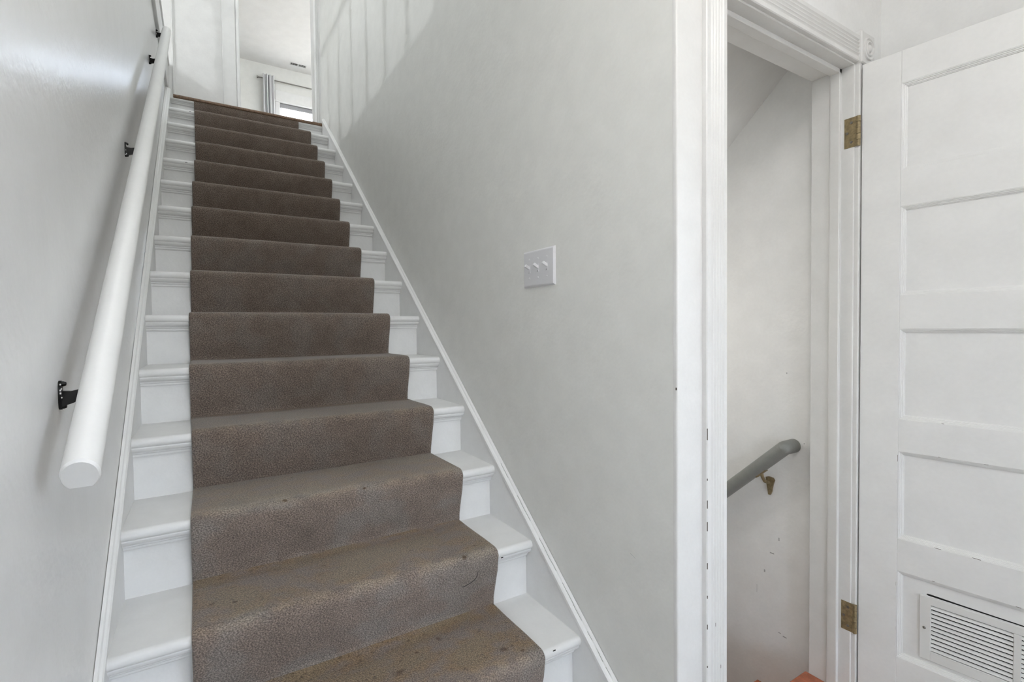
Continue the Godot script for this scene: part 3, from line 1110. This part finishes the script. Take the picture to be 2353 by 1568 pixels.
# ------------------------------------------------------------------ rails
func make_stair_rail() -> void:
	var a := P(-0.153, -0.201, 0.905)
	var b := P(-0.153, 1.80, 3.64)
	var t := thing("stair_handrail", "round white wooden handrail on black brackets along the left wall", "handrail", a)
	var dirn := (b - a).normalized()
	var side := Vector3.RIGHT
	var up := side.cross(dirn).normalized()
	if up.y < 0:
		up = -up
	var r := 0.0228
	var prof := []
	for i in 29:
		var an := deg_to_rad(-144.0) + deg_to_rad(288.0) * i / 28.0
		prof.append(Vector2(sin(an) * r, cos(an) * r))
	var st := tool()
	# the length, with softened ends
	var L := (b - a).length()
	var rings := [[0.0, 0.9], [0.0015, 0.96], [0.004, 1.0], [L - 0.004, 1.0], [L - 0.0015, 0.96], [L, 0.9]]
	for i in range(rings.size() - 1):
		for k in prof.size():
			var j := (k + 1) % prof.size()
			var f := func(ri: Array, p: Vector2) -> Vector3:
				return side * (p.x * ri[1]) + up * (p.y * ri[1]) + dirn * (ri[0] + p.y * ri[1] * 0.36)
			var p0: Vector2 = prof[k]
			var p1: Vector2 = prof[j]
			var q := [f.call(rings[i], p0), f.call(rings[i], p1), f.call(rings[i + 1], p1), f.call(rings[i + 1], p0)]
			var n0 := (side * p0.x + up * p0.y).normalized()
			var n1 := (side * p1.x + up * p1.y).normalized()
			if k == prof.size() - 1:
				n0 = -up
				n1 = -up
			if i != 2:
				var lean := dirn * (-0.8 if i < 2 else 0.8)
				n0 = (n0 + lean).normalized()
				n1 = (n1 + lean).normalized()
			tri(st, q[0], q[1], q[2], n0, n1, n1)
			tri(st, q[0], q[2], q[3], n0, n1, n0)
	for e in [[0.0, -1.0], [L, 1.0]]:
		for k in range(1, prof.size() - 1):
			var g := func(p: Vector2) -> Vector3:
				return side * (p.x * 0.9) + up * (p.y * 0.9) + dirn * (e[0] + p.y * 0.9 * 0.36)
			tri(st, g.call(prof[0]), g.call(prof[k]), g.call(prof[k + 1]), dirn * e[1], dirn * e[1], dirn * e[1])
	part(t, "rail", st, M.trim)
	# brackets: wall plate with two screw lugs, webbed arm reaching under the rail
	for bz in [1.088, 2.04, 3.1, 3.66]:
		var ry: float = -0.201 + (bz - 0.905) * (1.80 + 0.201) / (3.64 - 0.905)
		var drop := 0.036
		var o := P(WALL_L, ry - drop, bz) - a
		st = tool()
		extrude(st, [Vector2(-0.007, -0.012), Vector2(-0.005, -0.021), Vector2(0, -0.024), Vector2(0.005, -0.021), Vector2(0.007, -0.012), Vector2(0.007, 0.012), Vector2(0.005, 0.021), Vector2(0, 0.024), Vector2(-0.005, 0.021), Vector2(-0.007, 0.012)], o, Vector3(0, 0, 1), Vector3.UP, Vector3(0.004, 0, 0), 50.0)
		var br := part(t, "bracket", st, M.black_iron, "black iron bracket with flecks of white paint")
		st = tool()
		extrude(st, [Vector2(0.003, -0.019), Vector2(0.003, 0.007), Vector2(0.016, 0.006), Vector2(0.032, 0.01), Vector2(0.048, 0.022), Vector2(0.057, 0.024), Vector2(0.057, 0.008), Vector2(0.038, -0.004), Vector2(0.018, -0.014)], o + Vector3(0, 0, -0.005), Vector3.RIGHT, Vector3.UP, Vector3(0, 0, 0.01), 20.0)
		part(br, "arm", st, M.black_iron)
		for s in [0.0185, -0.0185]:
			st = tool()
			lathe(st, [Vector2(0.0045, 0.0), Vector2(0.0045, 0.002), Vector2(0.003, 0.0055), Vector2(0, 0.0062)], o + Vector3(0.004, s, 0), Vector3.RIGHT, 12)
			part(br, "screw", st, M.black_iron)
		for k in 5:
			st = tool()
			var c := o + Vector3(0.002 + rng.randf() * 0.003, rng.randf_range(-0.018, 0.02), 0.0062 + rng.randf() * 0.001)
			cbox(st, c - Vector3(0.001, 0.0008 + rng.randf() * 0.0015, 0.0008), c + Vector3(0.001, 0.001, 0.0008), 0.0003)
			part(br, "paint_fleck", st, M.trim)

func make_cellar_rail() -> void:
	var a := P(1.74, -0.436, 0.98)
	var b := P(1.74, -1.68, 2.32)
	var t := thing("cellar_handrail", "grey painted round handrail on the cellar stair wall behind the doorway", "handrail", a)
	var st := tool()
	var r := 0.0245
	rod(st, Vector3.ZERO, b - a, r, 22)
	part(t, "rail", st, M.cellar_rail)
	st = tool()
	lathe(st, [Vector2(0, -r), Vector2(r * 0.5, -r * 0.866), Vector2(r * 0.87, -r * 0.5), Vector2(r, 0), Vector2(r, 0.06)], Vector3.ZERO, Vector3.RIGHT, 22)
	part(t, "return_end", st, M.cellar_rail)
	# brass bracket under the rail
	var bz := 1.066
	var by := -0.436 - (bz - 0.98) * 0.928
	var o := P(1.74, by, bz) - a
	st = tool()
	var dirn := (b - a).normalized()
	var bl := Transform3D(Basis(Vector3.RIGHT, dirn.cross(Vector3.RIGHT), -dirn).orthonormalized(), o + Vector3(0, -r * 1.32, 0))
	cbox(st, Vector3(-0.008, -0.003, -0.026), Vector3(0.008, 0.003, 0.026), 0.001, bl)
	var br := part(t, "bracket", st, M.brass, "worn brass rail bracket")
	st = tool()
	var arm := [o + Vector3(0, -0.03, 0), o + Vector3(0.004, -0.045, 0.001), o + Vector3(0.018, -0.064, 0.002), o + Vector3(0.044, -0.074, 0.002)]
	tube(st, arm, 0.006, 10)
	part(br, "arm", st, M.brass)
	st = tool()
	extrude(st, [Vector2(-0.016, 0.02), Vector2(-0.006, 0.024), Vector2(0.012, 0.022), Vector2(0.018, 0.014), Vector2(0.012, -0.004), Vector2(0.008, -0.03), Vector2(0.002, -0.044), Vector2(-0.006, -0.044), Vector2(-0.009, -0.024), Vector2(-0.014, 0.002)], o + Vector3(0.053, -0.078, 0), Vector3(0, 0, 1), Vector3.UP, Vector3(0.007, 0, 0), 30.0)
	part(br, "wall_plate", st, M.brass)
	for k in [-1.0, 1.0]:
		st = tool()
		lathe(st, [Vector2(0.004, 0), Vector2(0.0035, 0.002), Vector2(0, 0.003)], bl * Vector3(0, -0.003, 0.018 * k), bl.basis * Vector3.DOWN, 10)
		part(br, "screw", st, M.steel)

# ------------------------------------------------------------------ light switch
func make_switch() -> void:
	var c := P(WALL_R, 0.1905, 1.301)
	var t := thing("light_switch", "white triple toggle switch plate on the grey stair wall", "switch", c)
	# local: u along the wall towards the camera (+z), v up, out to the left (-x)
	var hu := 0.0855
	var hv := 0.0595
	var st := tool()
	var lv := [[hu, hv, 0.0], [hu, hv, 0.0012], [hu - 0.0045, hv - 0.0045, 0.0062], [hu - 0.007, hv - 0.007, 0.0068]]
	for i in range(lv.size() - 1):
		var f := func(l: Array, s: Array) -> Vector3:
			return Vector3(-l[2], l[1] * s[1], l[0] * s[0])
		var sg := [[-1.0, -1.0], [1.0, -1.0], [1.0, 1.0], [-1.0, 1.0]]
		for k in 4:
			var j := (k + 1) % 4
			var outw: Vector3 = [Vector3(-0.4, -1, 0), Vector3(-0.4, 0, 1), Vector3(-0.4, 1, 0), Vector3(-0.4, 0, -1)][k]
			flat_face(st, [f.call(lv[i], sg[k]), f.call(lv[i], sg[j]), f.call(lv[i + 1], sg[j]), f.call(lv[i + 1], sg[k])], outw)
	var e: Array = lv[-1]
	flat_face(st, [Vector3(-e[2], -e[1], -e[0]), Vector3(-e[2], -e[1], e[0]), Vector3(-e[2], e[1], e[0]), Vector3(-e[2], e[1], -e[0])], Vector3.LEFT)
	part(t, "plate", st, M.plastic)
	for i in 3:
		var u := (i - 1) * 0.0485
		st = tool()
		cbox(st, Vector3(-0.0078, -0.0125, u - 0.0052), Vector3(-0.006, 0.0125, u + 0.0052), 0.0005)
		var sw := part(t, "toggle", st, M.plastic)
		st = tool()
		var bl := Transform3D(Basis(Vector3(0, 0, 1), deg_to_rad(-28.0)), Vector3(-0.006, 0.002, u))
		cbox(st, Vector3(-0.0195, -0.0048, -0.0042), Vector3(0.0, 0.0048, 0.0042), 0.0012, bl)
		part(sw, "lever", st, M.plastic)
		# ON and OFF ticks left bare below the lever
		st = tool()
		cbox(st, Vector3(-0.0081, -0.0122, u - 0.0042), Vector3(-0.0077, -0.0108, u + 0.0042), 0.0)
		cbox(st, Vector3(-0.0081, -0.0092, u - 0.0028), Vector3(-0.0077, -0.0078, u + 0.0028), 0.0)
		part(sw, "mark", st, M.shade)
		for v in [0.0305, -0.0305]:
			st = tool()
			lathe(st, [Vector2(0.0036, 0), Vector2(0.0034, 0.0008), Vector2(0, 0.0016)], Vector3(-0.0067, v, u), Vector3.LEFT, 14)
			part(t, "screw", st, M.plastic)

# ------------------------------------------------------------------ bedroom window, curtain, vent
func make_bedroom_window() -> void:
	var w := struct("window_1", "bright bedroom window with white casing seen through the top doorway")
	var z := BED_Z
	var st := tool()
	lbox(st, 1.04, 1.11, UP_FLOOR + 0.42, 3.67, z - 0.022, z, 0.003)
	part(w, "casing", st, M.trim)
	st = tool()
	lbox(st, 2.1, 2.17, UP_FLOOR + 0.42, 3.67, z - 0.022, z, 0.003)
	part(w, "casing", st, M.trim)
	st = tool()
	lbox(st, 1.04, 2.17, 3.685, 3.845, z - 0.024, z, 0.003)
	lbox(st, 1.03, 2.18, 3.665, 3.69, z - 0.034, z, 0.004)
	part(w, "header_casing", st, M.trim)
	st = tool()
	lbox(st, 1.02, 2.19, UP_FLOOR + 0.48, UP_FLOOR + 0.51, z - 0.06, z + 0.06, 0.004)
	part(w, "window_sill", st, M.trim)
	st = tool()
	for r in [[1.11, 1.14, UP_FLOOR + 0.5, 3.67], [2.07, 2.1, UP_FLOOR + 0.5, 3.67], [1.14, 2.07, 3.635, 3.67], [1.14, 2.07, UP_FLOOR + 0.5, UP_FLOOR + 0.55], [1.14, 2.07, 2.93, 2.97]]:
		lbox(st, r[0], r[1], r[2], r[3], z + 0.05, z + 0.09, 0.003)
	part(w, "sash", st, M.trim)
	for r in [[2.97, 3.635], [UP_FLOOR + 0.55, 2.93]]:
		st = tool()
		lbox(st, 1.14, 2.07, r[0], r[1], z + 0.068, z + 0.072, 0.0)
		part(w, "pane", st, M.glass)
	st = tool()
	lbox(st, 1.115, 2.095, 3.6, 3.665, z + 0.012, z + 0.04, 0.006)
	part(w, "roller_shade", st, M.shade, "grey roller shade wound up at the top")

	# curtain hanging from its rod
	var c := thing("curtain", "white curtain with two grey stripes beside the bedroom window", "curtain", P(0.945, 4.0, z - 0.09))
	var prof := []
	var n := 48
	for side in 2:
		for i in n + 1:
			var t := (float(i) if side == 0 else float(n - i)) / n
			var wave := sin(t * TAU * 3.5) * 0.022
			prof.append(Vector2((t - 0.5) * 0.165, wave + (0.003 if side == 0 else 0.0)))
	st = tool()
	extrude(st, prof, Vector3(0, -2.1, 0), Vector3.RIGHT, Vector3(0, 0, 1), Vector3(0, 2.13, 0), 60.0)
	part(c, "fabric", st, M.curtain)
	for x in [-0.03, 0.004]:
		st = tool()
		var wv := sin((x / 0.165 + 0.5) * TAU * 3.5) * 0.022
		cbox(st, Vector3(x - 0.004, -2.1, wv + 0.002), Vector3(x + 0.004, 0.03, wv + 0.008), 0.001)
		part(c, "stripe", st, M.stripe)
	var r := thing("curtain_rod", "thin grey metal curtain rod above the bedroom window", "curtain rod", P(0.83, 3.98, z - 0.045))
	st = tool()
	rod(st, Vector3(0, 0, 0), Vector3(1.5, 0, 0), 0.009, 12)
	part(r, "rod", st, M.steel)
	for x in [0.0, 1.5]:
		st = tool()
		var d := -1.0 if x == 0.0 else 1.0
		lathe(st, [Vector2(0.009, 0), Vector2(0.011, 0.02), Vector2(0.018, 0.035), Vector2(0.022, 0.04), Vector2(0.022, 0.046), Vector2(0, 0.048)], Vector3(x, 0, 0), Vector3(d, 0, 0), 16)
		part(r, "finial", st, M.steel)
	for x in [0.2, 1.35]:
		st = tool()
		rod(st, Vector3(x, 0, 0), Vector3(x, -0.005, -0.043), 0.006, 8)
		cbox(st, Vector3(x - 0.012, -0.035, -0.044), Vector3(x + 0.012, 0.03, -0.04), 0.001)
		lathe(st, [Vector2(0.013, -0.007), Vector2(0.013, 0.007)], Vector3(x, 0, 0), Vector3.RIGHT, 12)
		part(r, "bracket", st, M.steel)
	# register in the bedroom ceiling
	var v := thing("ceiling_vent", "small louvred vent in the bedroom ceiling near the window", "vent", P(1.36, UP_CEIL, 8.575))
	st = tool()
	for q in [[-0.125, 0.125, -0.05, -0.036], [-0.125, 0.125, 0.036, 0.05], [-0.125, -0.112, -0.036, 0.036], [0.112, 0.125, -0.036, 0.036], [-0.006, 0.006, -0.036, 0.036]]:
		cbox(st, Vector3(q[0], -0.006, q[2]), Vector3(q[1], -0.0005, q[3]), 0.001)
	part(v, "frame", st, M.trim)
	st = tool()
	cbox(st, Vector3(-0.113, -0.0016, -0.037), Vector3(0.113, -0.0006, 0.037), 0.0)  # dark sheet standing in for the unlit hollow above the louvres
	part(v, "dark_backing", st, M.dark)
	for i in 14:
		var x := -0.104 + i * 0.0151 + (0.012 if i > 6 else 0.0)
		st = tool()
		var bl := Transform3D(Basis(Vector3(0, 0, 1), deg_to_rad(50.0 if i < 7 else -50.0)), Vector3(x, -0.004, 0))
		cbox(st, Vector3(-0.0035, -0.0005, -0.036), Vector3(0.0035, 0.0005, 0.036), 0.0002, bl)
		part(v, "slat", st, M.trim)

# ------------------------------------------------------------------ lamps
func dome_lamp(label: String, c: Vector3, energy: float, tint: Color, glow_e: float) -> void:
	var t := thing("ceiling_lamp", label, "lamp", c)
	var st := tool()
	lathe(st, [Vector2(0, 0), Vector2(0.15, 0), Vector2(0.15, -0.02), Vector2(0.14, -0.025), Vector2(0, -0.025)], Vector3.ZERO, Vector3.UP, 28)
	part(t, "lamp_base", st, M.trim)
	st = tool()
	lathe(st, [Vector2(0.135, -0.026), Vector2(0.13, -0.05), Vector2(0.105, -0.08), Vector2(0.06, -0.1), Vector2(0, -0.107)], Vector3.ZERO, Vector3.UP, 28)
	part(t, "lamp_shade", st, glow(tint, glow_e))
	var l := OmniLight3D.new()
	l.name = numbered("ceiling_light")
	l.light_color = tint
	l.light_energy = energy
	l.light_size = 0.12
	l.omni_range = 14.0
	l.omni_attenuation = 2.0
	l.shadow_enabled = true
	add_child(l)
	l.position = c + Vector3(0, -0.24, 0)

func make_lamps() -> void:
	dome_lamp("round white glass ceiling lamp in the foyer behind the photographer", P(0.3, FOYER_CEIL, -0.05), FOYER_LIGHT, Color(1.0, 0.99, 0.975), 2.5)
	dome_lamp("unseen round ceiling lamp added as fill light high over the stairwell", P(0.0, UP_CEIL, 2.3), STAIR_FILL, Color(0.965, 0.985, 1.0), 4.0)  # unseen lamp added to even out the light on the stairs
	dome_lamp("unseen round ceiling lamp added to brighten the bedroom beyond the doorway", P(2.3, UP_CEIL, 6.2), BED_FILL, Color(0.955, 0.98, 1.0), 4.0)  # unseen lamp added to lift the dim bedroom
	# fill bulb added to brighten the cellar wall, out of sight behind the casing
	var c := P(1.0, 0.0, 1.8)
	var b := thing("added_cellar_bulb", "unseen fill bulb added to brighten the cellar stairway", "lamp", c)
	var bt := tool()
	lathe(bt, [Vector2(0.05, 0), Vector2(0.05, 0.02), Vector2(0.025, 0.04), Vector2(0.02, 0.06), Vector2(0, 0.06)], Vector3.ZERO, Vector3.RIGHT, 18)
	part(b, "lamp_base", bt, M.trim)
	bt = tool()
	lathe(bt, [Vector2(0.014, 0.06), Vector2(0.018, 0.08), Vector2(0.03, 0.105), Vector2(0.028, 0.125), Vector2(0.016, 0.14), Vector2(0, 0.143)], Vector3.ZERO, Vector3.RIGHT, 18)
	part(b, "bulb", bt, glow(Color(1.0, 0.97, 0.92), 3.0))
	var cl := OmniLight3D.new()
	cl.name = "cellar_fill_light"
	cl.light_color = Color(1.0, 0.985, 0.96)
	cl.light_energy = CELLAR_FILL
	cl.light_size = 0.05
	cl.omni_range = 8.0
	cl.omni_attenuation = 2.0
	cl.shadow_enabled = true
	add_child(cl)
	cl.position = c + Vector3(0.2, 0, 0)
	# pendant globe in the upper hall; its light falls between the balusters
	var p := P(-2.5, 3.35, 3.1)
	var t := thing("pendant_lamp", "small white glass pendant lamp in the upstairs hall", "lamp", p)
	var st := tool()
	lathe(st, [Vector2(0, -0.06), Vector2(0.03, -0.052), Vector2(0.052, -0.03), Vector2(0.06, 0), Vector2(0.052, 0.03), Vector2(0.03, 0.052), Vector2(0.015, 0.059)], Vector3.ZERO, Vector3.UP, 24)
	part(t, "lamp_shade", st, glow(Color(1.0, 0.98, 0.95), 4.0))
	st = tool()
	rod(st, Vector3(0, 0.057, 0), Vector3(0, UP_CEIL - 3.35, 0), 0.006, 8)
	part(t, "stem", st, M.steel)
	var l := OmniLight3D.new()
	l.name = "hall_light"
	l.light_color = Color(0.975, 0.99, 1.0)
	l.light_energy = HALL_LIGHT
	l.light_size = 0.045
	l.omni_range = 14.0
	l.omni_attenuation = 2.0
	l.shadow_enabled = true
	add_child(l)
	l.position = p

# ------------------------------------------------------------------ small marks
func chip(parent: Node3D, called: String, at: Vector3, size: Vector3, mat: Material) -> void:
	var st := tool()
	var c := parent.global_transform.affine_inverse()
	cbox(st, at - size * 0.5, at + size * 0.5, minf(size.x, minf(size.y, size.z)) * 0.3, c)
	part(parent, called, st, mat)

func make_marks() -> void:
	var scuff := plain(Color(0.66, 0.66, 0.66), 0.6)
	var bare := plain(Color(0.36, 0.33, 0.3), 0.8)
	var crack := plain(Color(0.5, 0.5, 0.48), 0.9)
	# chips along the edge of the cellar door casing
	var casing := get_node("trim_5") as Node3D
	for c in [[-0.2412, -0.269], [-0.36, -0.3655], [-0.412, -0.432], [-0.4635, -0.486], [-0.562, -0.577], [-0.64, -0.648], [-0.71, -0.722], [-0.81, -0.815]]:
		chip(casing, "paint_chip", P(1.0, (c[0] + c[1]) * 0.5, 0.7462), Vector3(0.0022, c[0] - c[1], 0.0022), bare)
	for c in [[1.03, -0.72], [1.05, -0.83]]:
		chip(casing, "paint_chip", P(c[0], c[1], 0.7455), Vector3(0.001, 0.009, 0.0008), bare)
	# nicks in the stair paint
	var stairs := get_node("staircase") as Node3D
	for c in [[0.799, -0.8905, 1.0862, 0.009], [0.783, -0.726, 1.338, 0.008], [0.672, -0.5215, 1.5735, 0.003], [-0.0526, 1.572, 4.252, 0.012], [-0.07, 1.0, 3.522, 0.012]]:
		chip(stairs, "paint_chip", P(c[0], c[1], c[2]), Vector3(c[3], 0.0028, 0.0016), M.dark)
	# cracks in the filler along the cap of the right skirt board
	var nrm := Vector3(0, RUN, RISE).normalized()
	for c in [[0.87, 1.0], [1.01, 1.075], [1.1, 1.19], [1.22, 1.31], [1.36, 1.44], [1.5, 1.55]]:
		var st := tool()
		var pts := []
		var n := 7
		for i in n:
			var z: float = lerpf(c[0], c[1], float(i) / (n - 1))
			var y := NOSE_Y + (z - NOSE_Z) * RISE / RUN + 0.022
			pts.append(P(WALL_R - 0.0115 + rng.randf_range(-0.0012, 0.0012), y, z) + nrm * 0.0152 - stairs.position)
		tube(st, pts, 0.0006, 5)
		part(stairs, "crack", st, crack)
	# scuffs on the cellar wall and a scratch on the stair wall
	var cw := get_node("wall_cellar_right") as Node3D
	for c in [[-0.1753, 1.0067, 0.006, 0.003], [-0.7976, 1.0335, 0.012, 0.004], [-0.9387, 1.0888, 0.01, 0.005], [-1.1561, 1.0109, 0.004, 0.014], [-0.422, 0.944, 0.004, 0.003], [-0.86, 1.06, 0.004, 0.016], [-1.02, 1.12, 0.03, 0.001], [-1.15, 1.03, 0.003, 0.01]]:
		chip(cw, "scuff_mark", P(1.7999, c[0], c[1]), Vector3(0.0005, c[2], c[3]), scuff)
	var rw := get_node("wall_right") as Node3D
	var sst := tool()
	tube(sst, [P(0.9119, -0.5794, 0.9098), P(0.9119, -0.582, 0.9), P(0.9119, -0.5858, 0.8917)], 0.0005, 5)
	part(rw, "scratch", sst, scuff)
	chip(get_node("trim_1") as Node3D, "nail_hole", P(WALL_R - 0.001, -0.143, DOOR_Z + 0.003), Vector3(0.0012, 0.006, 0.004), bare)
	# chips along the panels of the door (leaf coordinates)
	var d := get_node("door_1") as Node3D
	for c in [[0.0975, -0.40, 0.001, 0.02], [0.0965, -0.47, 0.001, 0.012], [0.096, -0.78, 0.0012, 0.012], [0.0955, -0.915, 0.0012, 0.01], [0.19, -0.6405, 0.02, 0.0012], [0.27, -0.6405, 0.026, 0.0012], [0.19, -0.378, 0.012, 0.001], [0.29, -0.379, 0.01, 0.001], [0.18, -0.738, 0.014, 0.0012], [0.35, -0.738, 0.02, 0.0012], [0.2, -0.2825, 0.006, 0.0012]]:
		chip(d, "paint_chip", d.transform * Vector3(c[0], c[1], 0.0004), Vector3(0.0008, c[3], c[2]), bare)
	# dark thread caught on the carpet
	var st := tool()
	var o := P(0.658, -0.755, 1.3155)
	var pts := []
	for p in [[0.6856, -0.7333], [0.6835, -0.742], [0.6794, -0.7508], [0.674, -0.756], [0.6661, -0.7597], [0.657, -0.7635], [0.6486, -0.7652], [0.64, -0.7672], [0.6313, -0.7668]]:
		pts.append(P(p[0], p[1], 1.3155) - o)
	tube(st, pts, 0.0007, 6)
	var h := part(self, "loose_thread", st, M.dark)
	h.position = o
	h.set_meta("label", "dark loose thread lying on the front of a lower carpeted step")
	h.set_meta("category", "thread")
